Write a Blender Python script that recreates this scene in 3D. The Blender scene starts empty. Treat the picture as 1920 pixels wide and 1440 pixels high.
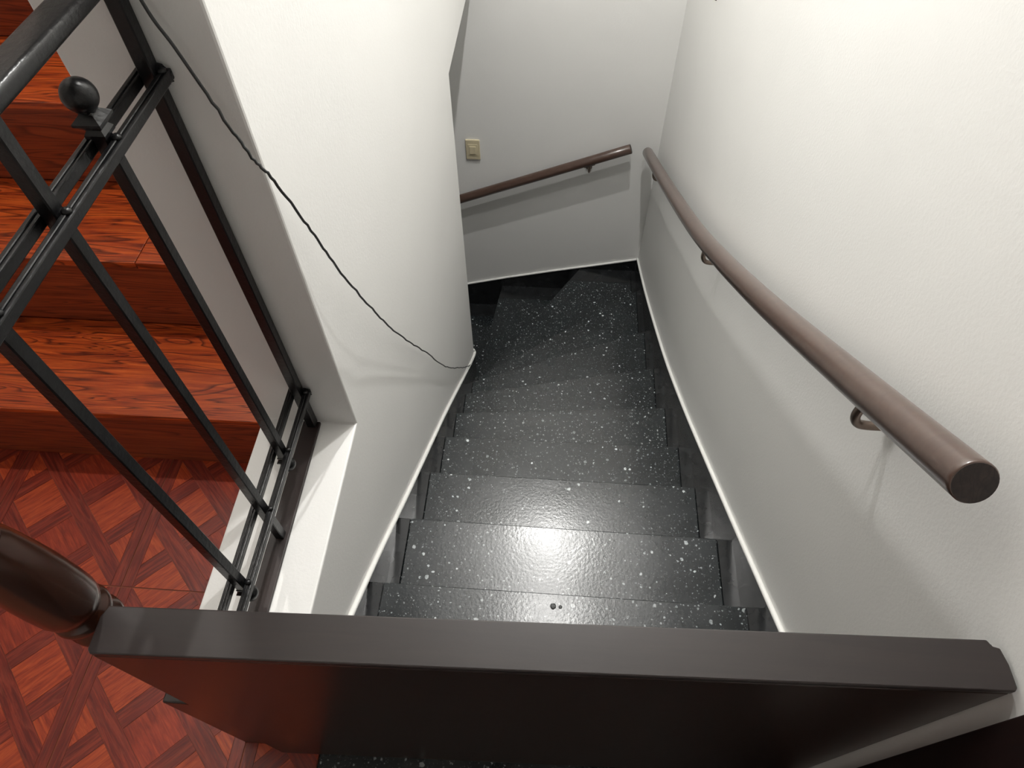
import bpy, bmesh, math, random
from mathutils import Vector, Matrix
random.seed(7)
scene = bpy.context.scene
COL = scene.collection
PI = math.pi

# ---------------------------------------------------------------- camera
PITCH, ROLL, YAW, FPX, CAMZ = 0.948549647, -0.018213418, 0.0868743075, 1281.947, 1.6224
def camera_basis():
    cp, sp = math.cos(PITCH), math.sin(PITCH)
    Z = Matrix.Rotation(YAW, 3, 'Z')
    fw, up, rt = Z @ Vector((0, cp, -sp)), Z @ Vector((0, sp, cp)), Z @ Vector((1, 0, 0))
    c, s = math.cos(ROLL), math.sin(ROLL)
    return c * rt + s * up, -s * rt + c * up, fw
rt, up, fw = camera_basis()
cam = bpy.data.cameras.new('camera')
cam.sensor_width = 36.0
cam.sensor_fit = 'HORIZONTAL'
cam.lens = FPX / 1920 * 36.0
cam.clip_start = 0.02
cam_o = bpy.data.objects.new('camera', cam)
COL.objects.link(cam_o)
m = Matrix((rt, up, -fw)).transposed().to_4x4()
m.translation = Vector((0, 0, CAMZ))
cam_o.matrix_world = m
scene.camera = cam_o

# ---------------------------------------------------------------- world, exposure
w = bpy.data.worlds.new('world'); scene.world = w; w.use_nodes = True
w.node_tree.nodes['Background'].inputs[0].default_value = (0.9, 0.93, 1.0, 1)
w.node_tree.nodes['Background'].inputs[1].default_value = 0.05
vs = scene.view_settings
vs.view_transform = 'Standard'; vs.look = 'None'; vs.gamma = 1.0; vs.use_curve_mapping = False
vs.exposure = 0.47

# ---------------------------------------------------------------- lamps (real ceiling lamps of the place)
def downlight(name, loc, power, size, color):
    l = bpy.data.lights.new(name, 'AREA'); l.shape = 'DISK'; l.size = size; l.energy = power; l.color = color
    o = bpy.data.objects.new(name, l); COL.objects.link(o); o.location = loc     # shines straight down
    return o
LAMP_A = (0.07, 2.12, 2.94)
LAMP_B = (0.09, 1.40, 2.94)
LAMP_C = (-1.10, 1.80, 4.93)
downlight('stair_lamp_light', LAMP_A, 32, 0.045, (1.0, 0.985, 0.955))
downlight('landing_lamp_light', LAMP_B, 15, 0.045, (1.0, 0.985, 0.955))
downlight('stairwell_lamp_light', LAMP_C, 37, 0.09, (1.0, 0.96, 0.90))

# ---------------------------------------------------------------- materials
def new_mat(name):
    mt = bpy.data.materials.new(name); mt.use_nodes = True
    nt = mt.node_tree
    return mt, nt, nt.nodes['Principled BSDF']
def N(nt, t, **kw):
    n = nt.nodes.new(t)
    for k, v in kw.items(): setattr(n, k, v)
    return n
def setin(n, **kw):
    for k, v in kw.items(): n.inputs[k].default_value = v
def coords(nt, scale=(1, 1, 1), rnd=False):
    tc = N(nt, 'ShaderNodeTexCoord'); mp = N(nt, 'ShaderNodeMapping')
    mp.inputs['Scale'].default_value = scale
    nt.links.new(tc.outputs['Object'], mp.inputs['Vector'])
    if rnd:
        oi = N(nt, 'ShaderNodeObjectInfo'); mu = N(nt, 'ShaderNodeVectorMath', operation='SCALE')
        mu.inputs[0].default_value = (7.3, 5.1, 3.7)
        nt.links.new(oi.outputs['Random'], mu.inputs['Scale'])
        nt.links.new(mu.outputs[0], mp.inputs['Location'])
    return mp.outputs['Vector']
def noise(nt, vec, scale, detail=4, rough=0.55, dist=0.0):
    n = N(nt, 'ShaderNodeTexNoise'); setin(n, Scale=scale, Detail=detail, Roughness=rough, Distortion=dist)
    nt.links.new(vec, n.inputs['Vector']); return n
def ramp(nt, fac, stops, interp='LINEAR'):
    r = N(nt, 'ShaderNodeValToRGB'); r.color_ramp.interpolation = interp
    el = r.color_ramp.elements
    while len(el) < len(stops): el.new(0.5)
    for e, (p, c) in zip(el, stops):
        e.position = p; e.color = (*c, 1) if len(c) == 3 else c
    nt.links.new(fac, r.inputs['Fac']); return r
def bump(nt, bsdf, h, strength=0.2, dist=0.01):
    b = N(nt, 'ShaderNodeBump'); setin(b, Strength=strength, Distance=dist)
    nt.links.new(h, b.inputs['Height']); nt.links.new(b.outputs['Normal'], bsdf.inputs['Normal'])
    return b

def mat_paint(name, col, rough=0.55, bstr=0.25):
    mt, nt, b = new_mat(name)
    v = coords(nt)
    n1 = noise(nt, v, 1.7, 3)
    r = ramp(nt, n1.outputs['Fac'], [(0.3, tuple(c * 0.965 for c in col)), (0.7, col)])
    nt.links.new(r.outputs['Color'], b.inputs['Base Color'])
    n2 = noise(nt, v, 150, 3, 0.6)
    bump(nt, b, n2.outputs['Fac'], bstr, 0.0016)
    setin(b, Roughness=rough)
    return mt

def mat_terrazzo(name):
    mt, nt, b = new_mat(name)
    v = coords(nt)
    base = noise(nt, v, 5.0, 5)
    rb = ramp(nt, base.outputs['Fac'], [(0.3, (0.0085, 0.0110, 0.0125)), (0.7, (0.0155, 0.0195, 0.0215))])
    prev = rb.outputs['Color']
    warp = noise(nt, v, 60, 3)
    addv = N(nt, 'ShaderNodeMixRGB', blend_type='ADD'); addv.inputs['Fac'].default_value = 0.012
    nt.links.new(v, addv.inputs['Color1']); nt.links.new(warp.outputs['Color'], addv.inputs['Color2'])
    for sc, keep, size, c0, c1 in ((62, 0.80, 0.34, (0.18, 0.20, 0.20), (0.60, 0.64, 0.65)),
                                   (125, 0.50, 0.38, (0.06, 0.068, 0.070), (0.30, 0.33, 0.335)),
                                   (250, 0.40, 0.42, (0.03, 0.034, 0.035), (0.13, 0.145, 0.15))):
        vo = N(nt, 'ShaderNodeTexVoronoi'); setin(vo, Scale=sc, Randomness=1.0)
        nt.links.new(addv.outputs[0], vo.inputs['Vector'])
        sep = N(nt, 'ShaderNodeSeparateColor'); nt.links.new(vo.outputs['Color'], sep.inputs[0])
        gt = N(nt, 'ShaderNodeMath', operation='GREATER_THAN'); gt.inputs[1].default_value = keep
        nt.links.new(sep.outputs[0], gt.inputs[0])
        # chip radius varies from cell to cell
        rad = N(nt, 'ShaderNodeMath', operation='MULTIPLY'); rad.inputs[1].default_value = size
        nt.links.new(sep.outputs[1], rad.inputs[0])
        lt = N(nt, 'ShaderNodeMath', operation='LESS_THAN')
        nt.links.new(vo.outputs['Distance'], lt.inputs[0]); nt.links.new(rad.outputs[0], lt.inputs[1])
        mk = N(nt, 'ShaderNodeMath', operation='MULTIPLY')
        nt.links.new(gt.outputs[0], mk.inputs[0]); nt.links.new(lt.outputs[0], mk.inputs[1])
        cr = ramp(nt, sep.outputs[2], [(0.2, c0), (1.0, c1)])
        mx = N(nt, 'ShaderNodeMixRGB'); nt.links.new(mk.outputs[0], mx.inputs['Fac'])
        nt.links.new(prev, mx.inputs['Color1']); nt.links.new(cr.outputs['Color'], mx.inputs['Color2'])
        prev = mx.outputs[0]
    nt.links.new(prev, b.inputs['Base Color'])
    n2 = noise(nt, v, 130, 3); bump(nt, b, n2.outputs['Fac'], 0.22, 0.0014)
    rr = ramp(nt, base.outputs['Fac'], [(0.3, (0.19,) * 3), (0.7, (0.27,) * 3)])
    nt.links.new(rr.outputs['Color'], b.inputs['Roughness'])
    return mt

def mat_simple(name, col, rough, metallic=0.0, bscale=None, bstr=0.2, coat=0.0, var=0.25):
    mt, nt, b = new_mat(name)
    v = coords(nt)
    n1 = noise(nt, v, 14, 4)
    r = ramp(nt, n1.outputs['Fac'], [(0.3, tuple(c * (1 - var) for c in col)), (0.7, tuple(min(1, c * (1 + var)) for c in col))])
    nt.links.new(r.outputs['Color'], b.inputs['Base Color'])
    setin(b, Roughness=rough, Metallic=metallic); b.inputs['Coat Weight'].default_value = coat
    b.inputs['Coat Roughness'].default_value = 0.12
    if bscale:
        n2 = noise(nt, v, bscale, 3); bump(nt, b, n2.outputs['Fac'], bstr, 0.002)
    return mt

def mat_wood(name, stops, rough=0.35, gscale=(4, 55, 55), ring=22, rnd=True, coat=0.2, dark=(0.02, 0.004, 0.002), knots=0.6, bstr=0.08):
    """plank grain running along local X"""
    mt, nt, b = new_mat(name)
    v = coords(nt, gscale, rnd)
    fine = noise(nt, v, 1.6, 7, 0.68, 0.6)
    v2 = coords(nt, (gscale[0] * 0.26, gscale[1] * 0.20, gscale[2] * 0.20), rnd)
    big = noise(nt, v2, 1.4, 2, 0.45, 0.8)
    sn = N(nt, 'ShaderNodeMath', operation='MULTIPLY'); sn.inputs[1].default_value = ring
    nt.links.new(big.outputs['Fac'], sn.inputs[0])
    fr = N(nt, 'ShaderNodeMath', operation='FRACT'); nt.links.new(sn.outputs[0], fr.inputs[0])
    rings = ramp(nt, fr.outputs[0], [(0.0, (0, 0, 0)), (0.55, (0.15,) * 3), (0.86, (1, 1, 1)), (1.0, (0, 0, 0))])
    cr = ramp(nt, fine.outputs['Fac'], stops)
    mx = N(nt, 'ShaderNodeMixRGB'); mx.inputs['Color2'].default_value = (*dark, 1)
    ml = N(nt, 'ShaderNodeMath', operation='MULTIPLY'); ml.inputs[1].default_value = knots
    nt.links.new(rings.outputs['Color'], ml.inputs[0]); nt.links.new(ml.outputs[0], mx.inputs['Fac'])
    nt.links.new(cr.outputs['Color'], mx.inputs['Color1'])
    nt.links.new(mx.outputs[0], b.inputs['Base Color'])
    setin(b, Roughness=rough); b.inputs['Coat Weight'].default_value = coat; b.inputs['Coat Roughness'].default_value = 0.2
    bump(nt, b, fine.outputs['Fac'], bstr, 0.001)
    return mt

M = {}
M['paint'] = mat_paint('white_wall_paint', (0.85, 0.845, 0.825))
M['paint_smooth'] = mat_paint('white_gloss_bead', (0.86, 0.86, 0.83), 0.35, 0.05)
M['ceiling'] = mat_paint('ceiling_paint', (0.82, 0.82, 0.80), 0.7)
M['terrazzo'] = mat_terrazzo('black_terrazzo')
M['skirt'] = mat_simple('black_skirting_tile', (0.014, 0.015, 0.016), 0.22, bscale=30, bstr=0.12, var=0.4)
M['grout'] = mat_simple('grout', (0.30, 0.09, 0.05), 0.7)
M['iron'] = mat_simple('black_painted_iron', (0.0055, 0.0056, 0.0062), 0.30, bscale=120, bstr=0.35, var=0.3)
M['iron'].node_tree.nodes['Principled BSDF'].inputs['Specular IOR Level'].default_value = 0.38
M['plate'] = mat_simple('dark_brown_base_plate', (0.016, 0.008, 0.007), 0.48, bscale=60, bstr=0.25)
M['steel'] = mat_simple('bronze_bracket_metal', (0.26, 0.20, 0.165), 0.30, metallic=0.85)
M['cable'] = mat_simple('dark_grey_cable', (0.030, 0.032, 0.032), 0.5)
M['switch'] = mat_simple('cream_plastic', (0.66, 0.58, 0.40), 0.4, var=0.05)
M['fixture'] = mat_simple('white_fixture', (0.8, 0.8, 0.8), 0.4, var=0.03)
M['rail'] = mat_wood('brown_lacquered_rail', [(0.3, (0.060, 0.033, 0.024)), (0.7, (0.085, 0.050, 0.037))], 0.30, (2, 40, 40), 8, False, 0.5, (0.045, 0.022, 0.016), 0.3, 0.03)
M['rail_end'] = mat_wood('dark_rail_end_grain', [(0.3, (0.012, 0.008, 0.008)), (0.75, (0.05, 0.032, 0.026))], 0.6, (40, 40, 40), 20, False, 0.0, (0.010, 0.007, 0.006), 0.6, 0.3)
M['gate'] = mat_wood('dark_brown_lacquer', [(0.3, (0.016, 0.0065, 0.0045)), (0.7, (0.024, 0.010, 0.007))], 0.30, (3, 60, 60), 6, False, 0.12, (0.020, 0.008, 0.006), 0.25, 0.03)
M['gate_top'] = mat_wood('dark_brown_satin', [(0.3, (0.013, 0.0085, 0.0080)), (0.7, (0.019, 0.0125, 0.0115))], 0.42, (3, 60, 60), 6, False, 0.1, (0.026, 0.018, 0.015), 0.25, 0.05)
M['newel'] = mat_wood('dark_turned_wood', [(0.3, (0.022, 0.0070, 0.0035)), (0.7, (0.038, 0.013, 0.007))], 0.24, (30, 30, 5), 6, False, 0.4, (0.03, 0.008, 0.004), 0.25, 0.03)
M['casing'] = mat_wood('black_brown_casing', [(0.3, (0.010, 0.005, 0.005)), (0.7, (0.016, 0.008, 0.007))], 0.4, (50, 50, 3), 6, False, 0.1, (0.008, 0.004, 0.004), 0.2, 0.03)
M['tread_wood'] = mat_wood('orange_red_plank', [(0.30, (0.16, 0.016, 0.004)), (0.45, (0.48, 0.066, 0.009)), (0.66, (0.72, 0.130, 0.018))], 0.33, (3.2, 55, 55), 20, True, 0.25, (0.06, 0.006, 0.002), 0.85)
M['riser_wood'] = mat_wood('brown_red_plank', [(0.28, (0.14, 0.020, 0.007)), (0.5, (0.30, 0.052, 0.014)), (0.72, (0.40, 0.085, 0.025))], 0.36, (2.6, 40, 60), 18, True, 0.2, (0.07, 0.008, 0.004), 0.75)
M['parq_light'] = mat_wood('parquet_orange', [(0.32, (0.22, 0.020, 0.007)), (0.48, (0.46, 0.060, 0.015)), (0.68, (0.62, 0.110, 0.028))], 0.34, (9, 90, 60), 5, True, 0.2, (0.24, 0.022, 0.010), 0.45)
M['parq_mid'] = mat_wood('parquet_brick_red', [(0.32, (0.18, 0.017, 0.007)), (0.5, (0.34, 0.038, 0.013)), (0.68, (0.48, 0.072, 0.022))], 0.34, (9, 90, 60), 6, True, 0.2, (0.20, 0.018, 0.010), 0.45)
M['parq_dark'] = mat_wood('parquet_wine_red', [(0.30, (0.085, 0.007, 0.004)), (0.5, (0.19, 0.017, 0.008)), (0.72, (0.38, 0.050, 0.020))], 0.34, (7, 100, 60), 7, True, 0.2, (0.42, 0.08, 0.04), 0.30)

# ---------------------------------------------------------------- builders
def obj(name, bm, mat, parent=None, smooth=False, origin=None):
    me = bpy.data.meshes.new(name)
    bmesh.ops.recalc_face_normals(bm, faces=bm.faces)
    bm.to_mesh(me); bm.free()
    if smooth:
        for p in me.polygons: p.use_smooth = True
    me.materials.append(M[mat])
    o = bpy.data.objects.new(name, me); COL.objects.link(o)
    if parent:
        o.parent = parent
        o.location = -parent.location if parent.type == 'EMPTY' else -world_loc(parent)
    return o
def world_loc(o):
    v = Vector(o.location); p = o.parent
    while p: v += p.location; p = p.parent
    return v
def empty(name, loc):
    o = bpy.data.objects.new(name, None); COL.objects.link(o); o.location = loc
    o.empty_display_size = 0.05; return o
def tag(o, label, cat, group=None):
    o['label'] = label; o['category'] = cat
    if group: o['group'] = group
    return o
def struct(o, label=None):
    o['kind'] = 'structure'
    if label: o['label'] = label
    return o
def box_bm(x0, x1, y0, y1, z0, z1, bev=0.0, seg=2, bm=None):
    own = bmesh.new()
    v = [own.verts.new((x, y, z)) for x in (x0, x1) for y in (y0, y1) for z in (z0, z1)]
    for f in ((0, 1, 3, 2), (4, 6, 7, 5), (0, 4, 5, 1), (2, 3, 7, 6), (0, 2, 6, 4), (1, 5, 7, 3)):
        own.faces.new([v[i] for i in f])
    if bev: bmesh.ops.bevel(own, geom=own.edges[:], offset=bev, segments=seg, affect='EDGES', profile=0.5)
    return own
def prism_bm(poly, axis, a, b, bev=0.0, seg=2):
    """poly: 2D outline; axis 'x','y','z' = extrusion direction from a to b"""
    bm = bmesh.new()
    def P(u, v, t):
        return {'x': (t, u, v), 'y': (u, t, v), 'z': (u, v, t)}[axis]
    lo = [bm.verts.new(P(u, v, a)) for u, v in poly]; hi = [bm.verts.new(P(u, v, b)) for u, v in poly]
    bm.faces.new(lo); bm.faces.new(hi)
    n = len(poly)
    for i in range(n): bm.faces.new((lo[i], lo[(i + 1) % n], hi[(i + 1) % n], hi[i]))
    bmesh.ops.recalc_face_normals(bm, faces=bm.faces)
    if bev: bmesh.ops.bevel(bm, geom=bm.edges[:], offset=bev, segments=seg, affect='EDGES', profile=0.5)
    return bm
def catmull(pts, n=8):
    pts = [Vector(p) for p in pts]; out = []
    for i in range(len(pts) - 1):
        p0 = pts[max(0, i - 1)]; p1 = pts[i]; p2 = pts[i + 1]; p3 = pts[min(len(pts) - 1, i + 2)]
        for k in range(n):
            t = k / n
            out.append(0.5 * ((2 * p1) + (p2 - p0) * t + (2 * p0 - 5 * p1 + 4 * p2 - p3) * t * t + (-p0 + 3 * p1 - 3 * p2 + p3) * t ** 3))
    out.append(pts[-1]); return out
def tube_bm(path, r, seg=16, caps=True, bm=None):
    bm = bm or bmesh.new(); rings = []; n = len(path); path = [Vector(p) for p in path]; ref = None
    for i, p in enumerate(path):
        d = (path[min(i + 1, n - 1)] - path[max(i - 1, 0)]).normalized()
        if ref is None: ref = d.orthogonal().normalized()
        ref = (ref - d * ref.dot(d)).normalized(); s = d.cross(ref)
        rr = r[i] if isinstance(r, (list, tuple)) else r
        rings.append([bm.verts.new(p + (ref * math.cos(2 * PI * k / seg) + s * math.sin(2 * PI * k / seg)) * rr) for k in range(seg)])
    for a, b in zip(rings, rings[1:]):
        for k in range(seg): bm.faces.new((a[k], a[(k + 1) % seg], b[(k + 1) % seg], b[k]))
    if caps: bm.faces.new(rings[0][::-1]); bm.faces.new(rings[-1])
    return bm
def lathe_bm(prof, cx, cy, seg=40):
    bm = bmesh.new(); rings = []
    for r, z in prof:
        rings.append([bm.verts.new((cx + r * math.cos(2 * PI * k / seg), cy + r * math.sin(2 * PI * k / seg), z)) for k in range(seg)])
    for a, b in zip(rings, rings[1:]):
        for k in range(seg): bm.faces.new((a[k], a[(k + 1) % seg], b[(k + 1) % seg], b[k]))
    bm.faces.new(rings[0][::-1]); bm.faces.new(rings[-1]); return bm
def lerp(tab, x):
    for (x0, y0), (x1, y1) in zip(tab, tab[1:]):
        if x <= x1: return y0 + (y1 - y0) * (x - x0) / (x1 - x0)
    (x0, y0), (x1, y1) = tab[-2:]
    return y0 + (y1 - y0) * (x - x0) / (x1 - x0)

# ---------------------------------------------------------------- the setting
XL, XLI, XR, YB = -0.41, -0.620, 0.546, 3.190          # stair walls; XLI = other face of the left wall
YREV, SILL, WEND, LINT = 0.774, 0.360, 2.32, 0.273  # left wall, sill, railing and cable coordinates scaled about the camera
CEIL, TOP, FRONT = 3.00, 5.0, -1.6
WRX = [(1.696, 0.5459), (2.2712, 0.5408), (2.7212, 0.5361), (3.1904, 0.5317), (3.304, 0.5317)]        # right wall, handrail and skirting scaled about the camera, less towards the turn: (y, x)
def wrx(y):
    if y <= WRX[0][0]: return XR
    return lerp(WRX, y)
struct(obj('wall_right', prism_bm([(XR, FRONT), (XR + 0.16, FRONT), (XR + 0.16, YB + 0.14), (wrx(YB + 0.14), YB + 0.14)] + [(x, y) for y, x in reversed(WRX[:4])], 'z', -2.6, CEIL), 'paint'), 'white textured plaster wall on the right of the dark stairs')
struct(obj('wall_back', box_bm(-1.89, XR, YB, YB + 0.14, -2.6, TOP), 'paint'), 'white wall at the bottom turn with cream switch')
struct(obj('wall_left', prism_bm([(0.27, -2.6), (WEND, -2.6), (WEND, LINT), (YB, LINT), (YB, TOP), (YREV, TOP), (YREV, SILL), (0.27, SILL)],
       'x', XLI, XL, 0.004), 'paint'), 'white partition wall between black stairs and red stairs, low sill under railing')
struct(obj('wall_header', box_bm(XLI, XL, FRONT, YREV - 0.004, CEIL, TOP), 'paint'))
struct(obj('wall_far_left', box_bm(-1.89, -1.75, FRONT, YB, -2.6, TOP), 'paint'))
struct(obj('wall_front', box_bm(-1.89, XR + 0.14, FRONT - 0.14, FRONT, -0.3, TOP), 'paint'))
struct(obj('wall_passage', box_bm(-1.75, XLI, WEND - 0.14, WEND, -2.6, LINT), 'paint'))
struct(obj('ceiling', box_bm(XL, XR + 0.14, FRONT, YB + 0.14, CEIL, CEIL + 0.12), 'ceiling'))
struct(obj('ceiling_stairwell', box_bm(-1.89, XL, FRONT, YB + 0.14, TOP, TOP + 0.12), 'ceiling'))
struct(obj('ceiling_passage', box_bm(-1.75, XLI, WEND, YB, LINT, LINT + 0.10), 'paint'))

# black terrazzo landing
FX = -0.437
lz = obj('floor_landing', prism_bm([(FX, FRONT), (XR, FRONT), (XR, 0.27), (0.497, 0.27), (0.497, 0.55), (-0.368, 0.55), (-0.368, 0.27), (FX, 0.27)], 'z', -0.04, 0.0, 0.002, 1), 'terrazzo')
struct(lz, 'black speckled terrazzo landing at the top of the stairs')

# ---------------------------------------------------------------- red parquet-print tile floor
def clip(poly, a, b, c):
    """keep a*x+b*y<=c"""
    out = []
    for i in range(len(poly)):
        p, q = poly[i], poly[(i + 1) % len(poly)]
        dp, dq = a * p[0] + b * p[1] - c, a * q[0] + b * q[1] - c
        if dp <= 0: out.append(p)
        if dp * dq < 0:
            t = dp / (dp - dq); out.append((p[0] + (q[0] - p[0]) * t, p[1] + (q[1] - p[1]) * t))
    return out
def area(poly):
    return 0.5 * sum(poly[i][0] * poly[(i + 1) % len(poly)][1] - poly[(i + 1) % len(poly)][0] * poly[i][1] for i in range(len(poly)))
TS, TG, BW = 0.4045, 0.0012, 0.026
H = TS / 2 - TG
IN = H - BW
pieces = []            # (polygon, grain angle, material)
def cut(poly):
    for a, b, c in ((1, 0, IN), (-1, 0, IN), (0, 1, H), (0, -1, H)): poly = clip(poly, a, b, c)
    return poly
def pq(p0, p1, q0, q1):
    """rectangle in diagonal coordinates p=x+y, q=y-x, cut to the field between the long strips"""
    return cut([((p - q) / 2, (p + q) / 2) for p, q in ((p0, q0), (p1, q0), (p1, q1), (p0, q1))])
for k in (-1, 1):      # long strips along the two sides of the tile
    pieces.append(([(k * IN, -H), (k * H, -H), (k * H, H), (k * IN, H)], PI / 2, 'parq_dark'))
PP, HB = TS / 2, 0.029
for i in range(-2, 3):
    c = i * PP
    pieces.append((pq(c - HB, c + HB, -1, 1), 3 * PI / 4, 'parq_dark'))              # slat of one diagonal
    for j in range(-2, 3):
        d = j * PP
        pieces.append((pq(d + HB, d + PP - HB, c - HB, c + HB), PI / 4, 'parq_dark'))   # slats of the other, cut between
        odd = (i + j) % 2
        pieces.append((pq(c + HB, c + PP - HB, d + HB, d + PP - HB), PI / 4 if odd else 3 * PI / 4, 'parq_light' if (i + 2 * j) % 3 else 'parq_mid'))
pieces = [p for p in pieces if len(p[0]) > 2 and abs(area(p[0])) > 4e-5]
def inset(poly, d):
    if area(poly) < 0: poly = poly[::-1]
    out = poly
    for i in range(len(poly)):
        (x0, y0), (x1, y1) = poly[i], poly[(i + 1) % len(poly)]
        ln = math.hypot(x1 - x0, y1 - y0)
        if ln < 1e-9: continue
        nx, ny = (y1 - y0) / ln, -(x1 - x0) / ln
        out = clip(out, nx, ny, nx * x0 + ny * y0 - d)
    return out
mesh_cache = {}
def piece_obj(poly, ang, mat, parent, key=None):
    cx = sum(p[0] for p in poly) / len(poly); cy = sum(p[1] for p in poly) / len(poly)
    c, s = math.cos(-ang), math.sin(-ang)
    if key not in mesh_cache or key is None:
        loc = [(c * (x - cx) - s * (y - cy), s * (x - cx) + c * (y - cy)) for x, y in poly]
        bm = prism_bm(loc, 'z', -0.0018, 0.0)
        me = bpy.data.meshes.new('parquet_piece'); bm.to_mesh(me); bm.free(); me.materials.append(M[mat])
        if key is None: kk = me
        else: mesh_cache[key] = me; kk = me
    else: kk = mesh_cache[key]
    o = bpy.data.objects.new('parquet_piece', kk); COL.objects.link(o)
    o.parent = parent; o.location = (cx, cy, 0.0); o.rotation_euler = (0, 0, ang)
    return o
fl = obj('floor', prism_bm([(-1.75, FRONT), (FX - 0.001, FRONT), (FX - 0.001, 0.27), (XLI, 0.27), (XLI, 0.86), (-1.75, 0.86)], 'z', -0.06, -0.0024), 'grout')
struct(fl, 'red wood-print tile floor left of the landing')
xs = [-1.003 - 0.4045 * 2, -1.003 - 0.4045, -1.003, -1.003 + 0.4045]
ys = [0.90 - 0.4045 * (k + 1) for k in range(3)]
for xi, x0 in enumerate(xs):
    for yi, y0 in enumerate(ys):
        cx, cy = x0 + TS / 2, y0 + TS / 2
        lim = []
        if x0 < -1.75: lim.append((-1, 0, 1.75 + cx))
        if y0 + TS > 0.86: lim.append((0, 1, 0.86 - cy))
        if xi == 2 and y0 > 0.2: lim.append((1, 0, max(XLI, x0) - 0.001 - cx)) if XLI < x0 + TS else None
        if xi == 3:
            if y0 > 0.4: continue
            lim.append((1, 0, FX - 0.002 - cx))
            if y0 + TS > 0.27: lim.append((0, 1, 0.269 - cy))
        tb = [(-H, -H), (H, -H), (H, H), (-H, H)]
        for a, b, c in lim: tb = clip(tb, a, b, c)
        bm = prism_bm(tb, 'z', -0.0024, -0.0012)
        t = obj('tile', bm, 'grout', fl); t.location = (cx, cy, 0)
        for i, (poly, ang, mat) in enumerate(pieces):
            pl = inset(poly, 0.0005); key = i
            for a, b, c in lim:
                q2 = clip(pl, a, b, c)
                if len(q2) != len(pl) or q2 != pl: key = None
                pl = q2
            if len(pl) < 3 or abs(area(pl)) < 1e-5: continue
            piece_obj(pl, ang, mat, t, key)

# ---------------------------------------------------------------- black terrazzo stairs
RISE = 0.19
TL, TR = -0.368, 0.497
YBK = 3.075
nos = [((TL, .550), (TR, .551)), ((TL, .805), (TR, .801)), ((TL, 1.057), (TR, 1.058)), ((TL, 1.310), (TR, 1.321)),
       ((TL, 1.540), (TR, 1.621)), ((TL, 1.771), (TR, 1.971)), ((TL, 1.975), (TR, 2.356)), ((TL, 2.140), (TR, 2.826)),
       ((-0.372, 2.275), (0.107, YBK)), ((-0.43, 2.33), (-0.345, YBK)), ((-0.67, 2.33), (-0.62, YBK)), ((-0.92, 2.33), (-0.90, YBK)), ((-1.18, 2.33), (-1.17, YBK))]
st = tag(empty('terrazzo_staircase', (0.065, 1.3, -1.2)), 'black speckled terrazzo staircase winding down left between white walls', 'staircase')
OV = 0.03
for i in range(1, len(nos)):
    (ax, ay), (bx, by) = nos[i - 1]; (cx, cy), (dx, dy) = nos[i]
    z = -RISE * i
    # step back under the nosing above
    if i <= 8:
        poly = [(ax, ay - OV), (bx, by - OV)]
        if i == 8: poly += [(TR, YBK)]
        poly += [(dx, dy), (cx, cy)]
    else:
        poly = [(ax + OV * 0.5, ay), (bx + OV, by), (dx, dy), (cx, cy)]
    tr = obj('tread', prism_bm(poly, 'z', z - 0.035, z, 0.003, 2), 'terrazzo', st)
for i in range(0, len(nos)):
    a, b = Vector((*nos[i][0], 0)), Vector((*nos[i][1], 0)); d = (b - a).normalized(); n = Vector((d.y, -d.x, 0))
    q = [a + n * 0.012, b + n * 0.012, b + n * 0.03, a + n * 0.03]
    if i >= 8:
        q = [Vector((p.x, min(max(p.y, WEND + 0.002), YBK), 0)) for p in q]
    obj('riser', prism_bm([(p.x, p.y) for p in q], 'z', -RISE * (i + 1) - 0.002, -RISE * i - 0.036, 0), 'terrazzo', st)
# black margin tiles between the terrazzo and the walls, and skirting under the raking wall edge
SKL = [(0.2158, 0.2516), (0.4402, 0.093), (0.6096, -0.0278), (0.9064, -0.2587), (1.4707, -0.6839), (1.9789, -1.0939), (2.3371, -1.3798)]
SKR = [(0.212, 0.2578), (0.4791, 0.0765), (0.7144, -0.0836), (1.1088, -0.3475), (1.6536, -0.7015), (1.9528, -0.8681), (2.2712, -1.0282), (2.5086, -1.1396), (2.7212, -1.2356), (2.9548, -1.3308), (3.1904, -1.4177)]
SKB = [(-1.4455, -2.0661), (-0.5668, -1.7078), (-0.1249, -1.585), (0.2158, -1.5024), (0.5317, -1.4218)]  # back wall, its skirting, handrail and switch scaled about the camera
ST = 0.006
def skirt(axis, tab, u0, u1, z0, t0, t1, sub=4, bent=False):
    g = 0.0005
    us = [u0 + g + (u1 - u0 - 2 * g) * k / sub for k in range(sub + 1)]
    tops = [max(lerp(tab, u), z0 + 0.004) for u in us]
    poly = [(us[0], z0), (us[-1], z0)] + [(u, t) for u, t in zip(reversed(us), reversed(tops))]
    bm = prism_bm(poly, axis, t0, t1)
    if bent:
        for v in bm.verts: v.co.x += wrx(v.co.y) - XR
    obj('skirting_tile', bm, 'skirt', st)
def margin(poly, z):
    obj('margin_tile', prism_bm(inset(poly, 0.0008), 'z', z - 0.033, z - 0.0004, 0.0012, 1), 'skirt', st)
def ext(a, b, x):
    """point at x on the line a-b"""
    t = (x - a[0]) / (b[0] - a[0]); return (x, a[1] + (b[1] - a[1]) * t)
def side(i, x0, x1, left):
    """margin tile of step i between x0 and x1"""
    k = 0 if left else 1
    lo = nos[i - 1] if i else None; hi = nos[i]
    z = -RISE * i
    if i == 0: ya = yb = 0.272
    else: ya, yb = ext(*lo, x0)[1] - OV, ext(*lo, x1)[1] - OV
    yc, yd = ext(*hi, x1)[1], ext(*hi, x0)[1]
    margin([(x0, ya), (x1, yb), (x1, yc), (x0, yd)], z)
for i in range(0, 8): side(i, XL + 0.0005, TL, True)
for i in range(0, 8): side(i, TR, wrx(nos[i][1][1]) - 0.0005, False)
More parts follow.
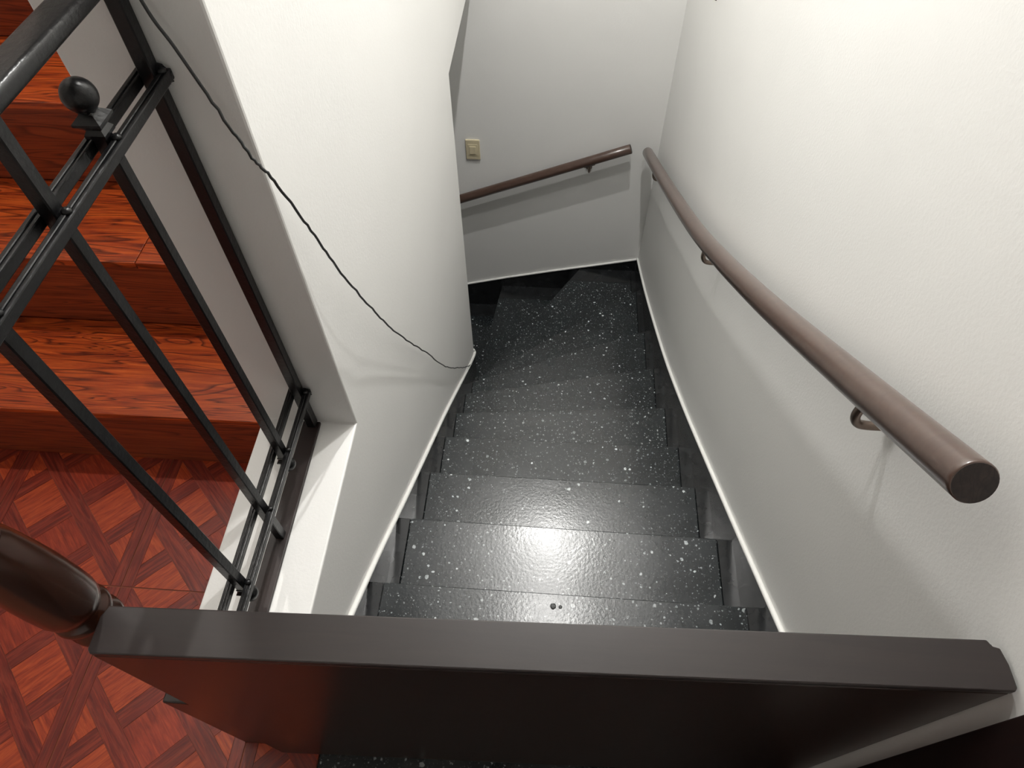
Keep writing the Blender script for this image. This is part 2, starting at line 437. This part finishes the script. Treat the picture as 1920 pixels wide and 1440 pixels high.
margin([(TR, nos[7][1][1] + 0.0), (wrx(2.9) - 0.0005, ext(*nos[7], XR)[1]), (wrx(YB) - 0.0005, YB - 0.0005), (TR, YB - 0.0005)], -RISE * 8)
def bx(i):
    """x of nosing i where it meets the back wall"""
    (ax, ay), (bx_, by) = nos[i]; return bx_ + (bx_ - ax) * (YB - by) / (by - ay)
margin([(nos[8][1][0], YBK), (TR, YBK), (TR, YB - 0.0005), (bx(8), YB - 0.0005)], -RISE * 8)
for i in (9, 10, 11):
    margin([(nos[i][1][0], YBK), (nos[i - 1][1][0] + OV, YBK), (bx(i - 1) + OV, YB - 0.0005), (bx(i), YB - 0.0005)], -RISE * i)
def yat(i, x): return ext(*nos[i], x)[1]
skirt('x', SKL, 0.275, yat(0, XL), 0.0, XL + 0.0005, XL + ST)
skirt('x', SKR, 0.275, yat(0, XR), 0.0, XR - ST, XR - 0.0005)
for i in range(1, 9):
    skirt('x', SKL, yat(i - 1, XL), yat(i, XL) if i < 8 else WEND, -RISE * i, XL + 0.0005, XL + ST)
    skirt('x', SKR, yat(i - 1, XR), yat(i, XR) if i < 8 else YB - ST, -RISE * i, XR - ST, XR - 0.0005, 4, True)
for u0, u1, i in ((bx(8), wrx(YB) - ST, 8), (bx(9), bx(8), 9), (bx(10), bx(9), 10), (bx(11), bx(10), 11)):
    skirt('y', SKB, u0, u1, -RISE * i, YB - ST, YB - 0.0005)
# white plaster bead on top of the skirting
def bead(name, pts, r=0.0068):
    o = obj(name, tube_bm(pts, r, 8), 'paint_smooth', None, True); struct(o, 'thin white bead along the top of the black skirting'); return o
bead('trim_1', catmull([(XL + 0.005, y, lerp(SKL, y) + 0.004) for y in (0.28, 0.45, 0.65, 0.9, 1.2, 1.5, 1.8, 2.0, 2.2)] + [(XL + 0.005, 2.318, -1.345), (XL - 0.003, 2.326, -1.325)], 5))
bead('trim_2', catmull([(wrx(y) - 0.005, y, lerp(SKR, y) + 0.004) for y in (0.29, 0.45, 0.65, 0.9, 1.2, 1.5, 1.8, 2.0, 2.2, 2.4, 2.6, 2.8, 3.0, 3.1, 3.184)], 5))
bead('trim_3', [(x, YB - 0.005, lerp(SKB, x) + 0.004) for x in (-1.2, -0.6, -0.3, 0, 0.3, wrx(YB) - 0.004)])

# ---------------------------------------------------------------- red wooden stairs going up behind the railing
ws = tag(empty('wooden_staircase', (-1.16, 1.6, 0.0)), 'orange-red wood grain staircase rising beyond the black railing', 'staircase')
WR, WT = 0.235, 0.283
WX0, WX1 = -1.75, XLI - 0.001
JOINTS = [-1.60, -1.0, -1.35, -0.86, -1.15, -1.45, -0.95]
for k in range(7):
    y0 = 0.838 + WT * k; z1 = WR * (k + 1)
    # body core
    obj('step_body', box_bm(WX0 + 0.001, WX1, y0 + 0.024, (YB - 0.001 if k > 1 else WEND - 0.142), z1 - WR, z1 - 0.02), 'riser_wood', ws)
    o = obj('riser', box_bm(WX0 + 0.001, WX1, y0 + 0.010, y0 + 0.024, z1 - WR + 0.0005, z1 - 0.018, 0.001, 1), 'riser_wood', ws)
    j = JOINTS[k]
    for xa, xb in ((WX0 + 0.001, j - 0.0007), (j + 0.0007, WX1)):
        obj('tread', box_bm(xa, xb, y0, min(y0 + WT + 0.010, YB - 0.001), z1 - 0.02, z1, 0.002, 2), 'tread_wood', ws)

# ---------------------------------------------------------------- gate panel across the stair head
gl, gr_ = Vector((-0.519, 0.172)), Vector((0.5432, 0.2046))  # gate ends, height and thickness scaled about the camera along with the right wall
gd = (gr_ - gl).normalized(); gn = Vector((-gd.y, gd.x))
GZ, GT = 0.7984, 0.055
gate = tag(empty('wooden_gate_panel', (0.0, 0.20, 0.0)), 'dark brown lacquered low wooden gate panel standing across the stair head', 'gate')
def gp(u, t): p = gl + gd * u + gn * t; return (p.x, p.y)
GL = (gr_ - gl).length
obj('panel', prism_bm([gp(0.002, 0), gp(GL - 0.004, 0), gp(GL - 0.004, GT), gp(0.002, GT)], 'z', 0.001, GZ - 0.012, 0.002), 'gate', gate)
cap = [gp(0.004, 0.0), gp(0, 0.005), gp(0, GT - 0.012), gp(0.006, GT + 0.001), gp(GL - 0.016, GT + 0.001), gp(GL - 0.012, GT - 0.006), gp(GL - 0.004, GT - 0.008), gp(GL - 0.0005, GT - 0.026), gp(GL - 0.0005, 0.004), gp(GL - 0.004, 0.0)]
obj('top_rail', prism_bm(cap, 'z', GZ - 0.0115, GZ, 0.0018), 'gate_top', gate)

# dark casing on the right wall beside the gate
tr4 = struct(obj('trim_4', box_bm(0.528, XR - 0.0005, 0.02, 0.178, 0.0005, 2.1, 0.002), 'casing'), 'near black wooden casing on the right wall in front of the gate')

# ---------------------------------------------------------------- newel post on its pedestal
nw = tag(empty('newel_post', (-0.56, 0.226, 0.0)), 'dark turned wooden newel post rising beside the left end of the gate panel', 'post')
obj('pedestal', box_bm(-0.602, -0.524, 0.186, 0.2685, 0.0005, 0.4145, 0.003), 'gate', nw)
prof = [(0.0309, 0.4196), (0.034, 0.4274), (0.034, 0.5207), (0.0268, 0.5414), (0.0247, 0.6244), (0.0247, 0.7094), (0.0299, 0.725), (0.033, 0.7343), (0.033, 0.7447), (0.0288, 0.7551), (0.0283, 0.7613), (0.0335, 0.7685), (0.035, 0.7768), (0.0335, 0.7851), (0.0294, 0.7913), (0.0294, 0.7955), (0.0345, 0.8017), (0.0366, 0.8162), (0.0371, 0.8442), (0.0366, 0.8857), (0.0345, 0.922), (0.0319, 0.9531), (0.0294, 0.9739), (0.0273, 0.9853), (0.0273, 0.9894), (0.0319, 0.9956), (0.034, 1.0039), (0.0319, 1.0122), (0.0258, 1.0185), (0.0227, 1.0413), (0.0227, 1.0807), (0.0309, 1.1014), (0.0309, 1.2051), (0.0258, 1.2155), (0.0361, 1.2362), (0.0391, 1.2621), (0.0288, 1.2933), (0.0103, 1.3088)]  # post position, heights and radii scaled about the camera
obj('turned_shaft', lathe_bm(prof, -0.560, 0.226), 'newel', nw, True)

# ---------------------------------------------------------------- wrought iron railing on the sill
RX = -0.503
rl = tag(empty('iron_railing', (RX, 0.52, SILL)), 'black painted iron railing with ball finials standing on the white sill', 'railing')
obj('base_plate', box_bm(RX - 0.022, RX + 0.016, 0.285, YREV - 0.006, SILL + 0.0005, SILL + 0.009, 0.0015), 'plate', rl)
def bars(z):
    for s in (-1, 1):
        b = obj('horizontal_bar', box_bm(RX + s * 0.0160 - 0.0066, RX + s * 0.0160 + 0.0066, 0.28, YREV - 0.0015, z - 0.007, z + 0.007, 0.0018, 2), 'iron', rl)
        # pressed ridge along the bar
        obj('bar_ridge', box_bm(RX + s * 0.0160 - 0.0019, RX + s * 0.0160 + 0.0019, 0.282, YREV - 0.003, z + 0.007, z + 0.0088, 0.0008, 1), 'iron', b)
ZT, ZB = 1.1645, 0.4815
bars(ZT); bars(ZB)
YS = [0.368, 0.504, 0.627, 0.761]
HW = 0.0084
def finial(y, z, s, k):
    """square flared collar and a ball, pointing up (s=1) or down (s=-1)"""
    collar = [(0.0165, 0.0), (0.0165, 0.004), (0.0120, 0.009), (0.0225, 0.017), (0.0225, 0.020), (0.0110, 0.027), (0.0100, 0.030)]
    bm = lathe_bm([(r * k, z + s * h * k) for r, h in collar], 0, 0, 4)
    bmesh.ops.rotate(bm, verts=bm.verts, cent=(0, 0, 0), matrix=Matrix.Rotation(PI / 4, 3, 'Z'))
    bmesh.ops.translate(bm, verts=bm.verts, vec=(RX, y, 0))
    f = obj('finial', bm, 'iron', rl)
    P = [(0.0075, 0.026)]
    for q in range(1, 14):
        a = -PI / 2 + 0.40 + (PI - 0.40) * q / 14
        P.append((0.0185 * math.cos(a), 0.0455 + 0.0185 * math.sin(a)))
    P.append((0.0008, 0.064))
    obj('ball', lathe_bm([(r * k, z + s * h * k) for r, h in P], RX, y, 28), 'iron', f, True)
for i, y in enumerate(YS):
    if i in (1, 3): z0, z1 = SILL + 0.009, 1.280
    else: z0, z1 = ZB - 0.014, ZT + 0.014
    hw = HW if i < 3 else 0.0095
    obj('baluster', box_bm(RX - hw, RX + hw, y - hw, y + hw, z0, z1, 0.0015, 1), 'iron', rl)
    if i in (0, 2):
        finial(y, ZT + 0.0125, 1, 1.0); finial(y, ZB - 0.0125, -1, 0.80)
    for z in (ZT, ZB):
        obj('rivet', lathe_bm([(0.0055, z + 0.0072), (0.0055, z + 0.0100), (0.003, z + 0.0125)], RX + 0.0160, y, 10), 'iron', rl, True)
obj('handrail', box_bm(RX - 0.019, RX + 0.019, 0.28, YREV - 0.0015, 1.2785, 1.298, 0.006, 3), 'iron', rl, True)
# wall ends of the bars, bolted lumps
for z in (ZT, ZB):
    bm = bmesh.new()
    bmesh.ops.create_icosphere(bm, subdivisions=3, radius=0.018)
    for v in bm.verts:
        n_ = random.uniform(0.78, 1.12); v.co = Vector((v.co.x * 1.0 * n_, v.co.y * 0.30, v.co.z * 0.85 * n_)) + Vector((RX + 0.006, YREV - 0.0065, z))
    obj('weld_lump', bm, 'iron', rl)

# ---------------------------------------------------------------- handrails on the walls
def bracket(parent, px, py, pz, wx, wy, axis):
    """J-shaped bracket: plate under the rail, bend down and out to the wall rosette"""
    if axis == 'x': to = Vector((1, 0, 0)); along = Vector((0, 1, -0.62)).normalized()
    else: to = Vector((0, 1, 0)); along = Vector((1, 0, 0.40)).normalized()
    p = Vector((px, py, pz)); wall = wx if axis == 'x' else wy
    dist = (wall - px) if axis == 'x' else (wall - py)
    path = catmull([p + Vector((0, 0, -0.024)), p + Vector((0, 0, -0.056)), p + Vector((0, 0, -0.076)) + to * 0.010, p + Vector((0, 0, -0.082)) + to * 0.028, p + Vector((0, 0, -0.082)) + to * (dist - 0.002)], 6)
    b = obj('bracket', tube_bm(path, 0.0075, 14), 'steel', parent, True)
    # saddle plate
    up_ = Vector((0, 0, 1)); side = to
    bm = bmesh.new()
    c = p + Vector((0, 0, -0.0275))
    nrm = along.cross(side).normalized()
    vs_ = []
    for a in (-1, 1):
        for s in (-1, 1):
            for h in (-1, 1): vs_.append(bm.verts.new(c + along * 0.030 * a + side * 0.011 * s + nrm * 0.002 * h))
    for f in ((0, 1, 3, 2), (4, 6, 7, 5), (0, 4, 5, 1), (2, 3, 7, 6), (0, 2, 6, 4), (1, 5, 7, 3)): bm.faces.new([vs_[k] for k in f])
    obj('saddle', bm, 'steel', b)
    w0 = p + Vector((0, 0, -0.082)) + to * (dist - 0.0055); w1 = p + Vector((0, 0, -0.082)) + to * (dist - 0.0005)
    obj('rosette', tube_bm([w0, w1], 0.017, 24), 'steel', b)
RAILX = 0.4791
rpts = [(0.4672, 3.1317, -0.6023), (0.473, 2.4517, -0.2804), (0.4779, 1.8534, 0.017), (0.4791, 1.4734, 0.2323), (0.4791, 1.1278, 0.4454), (0.4791, 0.8724, 0.6118), (0.4791, 0.6614, 0.7528), (0.4791, 0.5162, 0.8503), (0.4791, 0.388, 0.9372)]
hr = tag(empty('wall_handrail', (RAILX, 1.7, 0.1)), 'long round brown wooden handrail curving down the right white wall', 'handrail')
rpath = catmull(rpts, 10)
def rail_obj(name, path, r, parent):
    d0 = (path[1] - path[0]).normalized(); d1 = (path[-1] - path[-2]).normalized()
    p = [path[0], path[0] + d0 * 0.0015] + path[1:-1] + [path[-1] - d1 * 0.0015, path[-1]]
    rr = [r - 0.0015] + [r] * (len(p) - 2) + [r - 0.0015]
    o = obj(name, tube_bm(p, rr, 32, True), 'rail', parent, True)
    for q, d in ((path[0], -d0), (path[-1], d1)):
        obj('end_grain', tube_bm([q - d * 0.001, q + d * 0.0006], r - 0.0018, 32), 'rail_end', o)
    return o
rail_obj('rail', rpath, 0.0270, hr)
def on_rail(y):
    return min(rpath, key=lambda p: abs(p.y - y))
for y in (0.608, 1.665, 2.83):
    p = on_rail(y); bracket(hr, p.x, p.y, p.z, wrx(p.y), 0, 'x')
hb = tag(empty('wall_handrail', (-0.2, 3.1285, -0.9)), 'short dark brown round handrail across the back wall below the switch', 'handrail')
BA, BB = Vector([-1.2906, 3.1285, -1.2494]), Vector([0.3769, 3.1285, -0.5803])
bpath = [BA.lerp(BB, k / 12) for k in range(13)]
rail_obj('rail', bpath, 0.0250, hb)
for x in (-1.02, 0.170):
    p = BA.lerp(BB, (x - BA.x) / (BB.x - BA.x)); bracket(hb, p.x, p.y, p.z, 0, YB, 'y')

# ---------------------------------------------------------------- light switch, nail
sw = tag(empty('light_switch', (-0.4677, YB, -0.6578)), 'cream plastic light switch plate on the back wall', 'switch')
sx, sz = -0.4677, -0.6578
obj('cover_plate', box_bm(sx - 0.039, sx + 0.039, YB - 0.011, YB - 0.0005, sz - 0.062, sz + 0.062, 0.0045, 3), 'switch', sw)
obj('module_frame', box_bm(sx - 0.027, sx + 0.027, YB - 0.013, YB - 0.0105, sz - 0.036, sz + 0.036, 0.001, 1), 'switch', sw)
obj('rocker', box_bm(sx - 0.018, sx + 0.018, YB - 0.0165, YB - 0.0125, sz - 0.024, sz + 0.024, 0.0015, 2), 'switch', sw)
nl = tag(obj('wall_nail', tube_bm([(wrx(2.6) - 0.0005, 2.60, 0.422), (wrx(2.6) - 0.022, 2.60, 0.430), (wrx(2.6) - 0.024, 2.60, 0.431)], [0.003, 0.003, 0.006], 10), 'cable'), 'small dark nail sticking out of the right wall above the handrail', 'nail')

# ---------------------------------------------------------------- loose cable hanging along the left wall
cpts = [(-0.4877, 0.7605, 1.3824), (-0.4715, 0.7575, 1.2562), (-0.4543, 0.7555, 1.2044), (-0.4284, 0.7545, 1.1148), (-0.4079, 0.7540, 1.0533), (-0.3949, 0.7618, 1.0156), (-0.3884, 0.8039, 0.8969), (-0.3798, 0.8362, 0.7868),
        (-0.3776, 0.9172, 0.6056), (-0.3841, 1.0272, 0.4059), (-0.3884, 1.1599, 0.1793), (-0.3928, 1.3487, -0.1174), (-0.3971, 1.584, -0.5004), (-0.3992, 1.8343, -0.8403), (-0.4014, 2.0069, -1.0615), (-0.4025, 2.1785, -1.2676)]
cp = catmull(cpts, 8)
cp = [p + Vector((0.0, random.uniform(-.002, .002), random.uniform(-.002, .002))) if 20 < i < len(cp) - 3 else p for i, p in enumerate(cp)]
tag(obj('cable', tube_bm(cp, 0.0021, 10), 'cable', None, True), 'thin dark loose cable drooping down the left white wall', 'cable')

# two dark drops dried on the landing
def drop(x, y, r, label):
    bm = bmesh.new(); bmesh.ops.create_icosphere(bm, subdivisions=2, radius=r)
    for v in bm.verts: v.co = Vector((v.co.x * random.uniform(0.85, 1.1) + x, v.co.y * random.uniform(0.85, 1.1) + y, max(0, v.co.z) * 0.15 + 0.0003))
    tag(obj('dried_drop', bm, 'cable', None, True), label, 'drop', 'dried drops on the landing')
drop(0.043, 0.520, 0.0075, 'larger of two dark dried drops on the black landing edge')
drop(0.060, 0.519, 0.0045, 'smaller of two dark dried drops on the black landing edge')

# ---------------------------------------------------------------- ceiling lamps (above the frame)
def lamp(loc, top, label):
    e = tag(empty('ceiling_lamp', (loc[0], loc[1], top)), label, 'lamp')
    z = loc[2]
    obj('can', lathe_bm([(0.055, top - 0.0005), (0.055, z - 0.004), (0.050, z - 0.008), (0.045, z - 0.004), (0.042, z + 0.004), (0.001, z + 0.005)], loc[0], loc[1], 28), 'fixture', e, True)
lamp(LAMP_A, CEIL, 'white ceiling lamp holder above the turn of the black stairs')
lamp(LAMP_B, CEIL, 'white ceiling lamp holder above the black stair head')
lamp(LAMP_C, TOP, 'white ceiling lamp holder high above the red stairs')
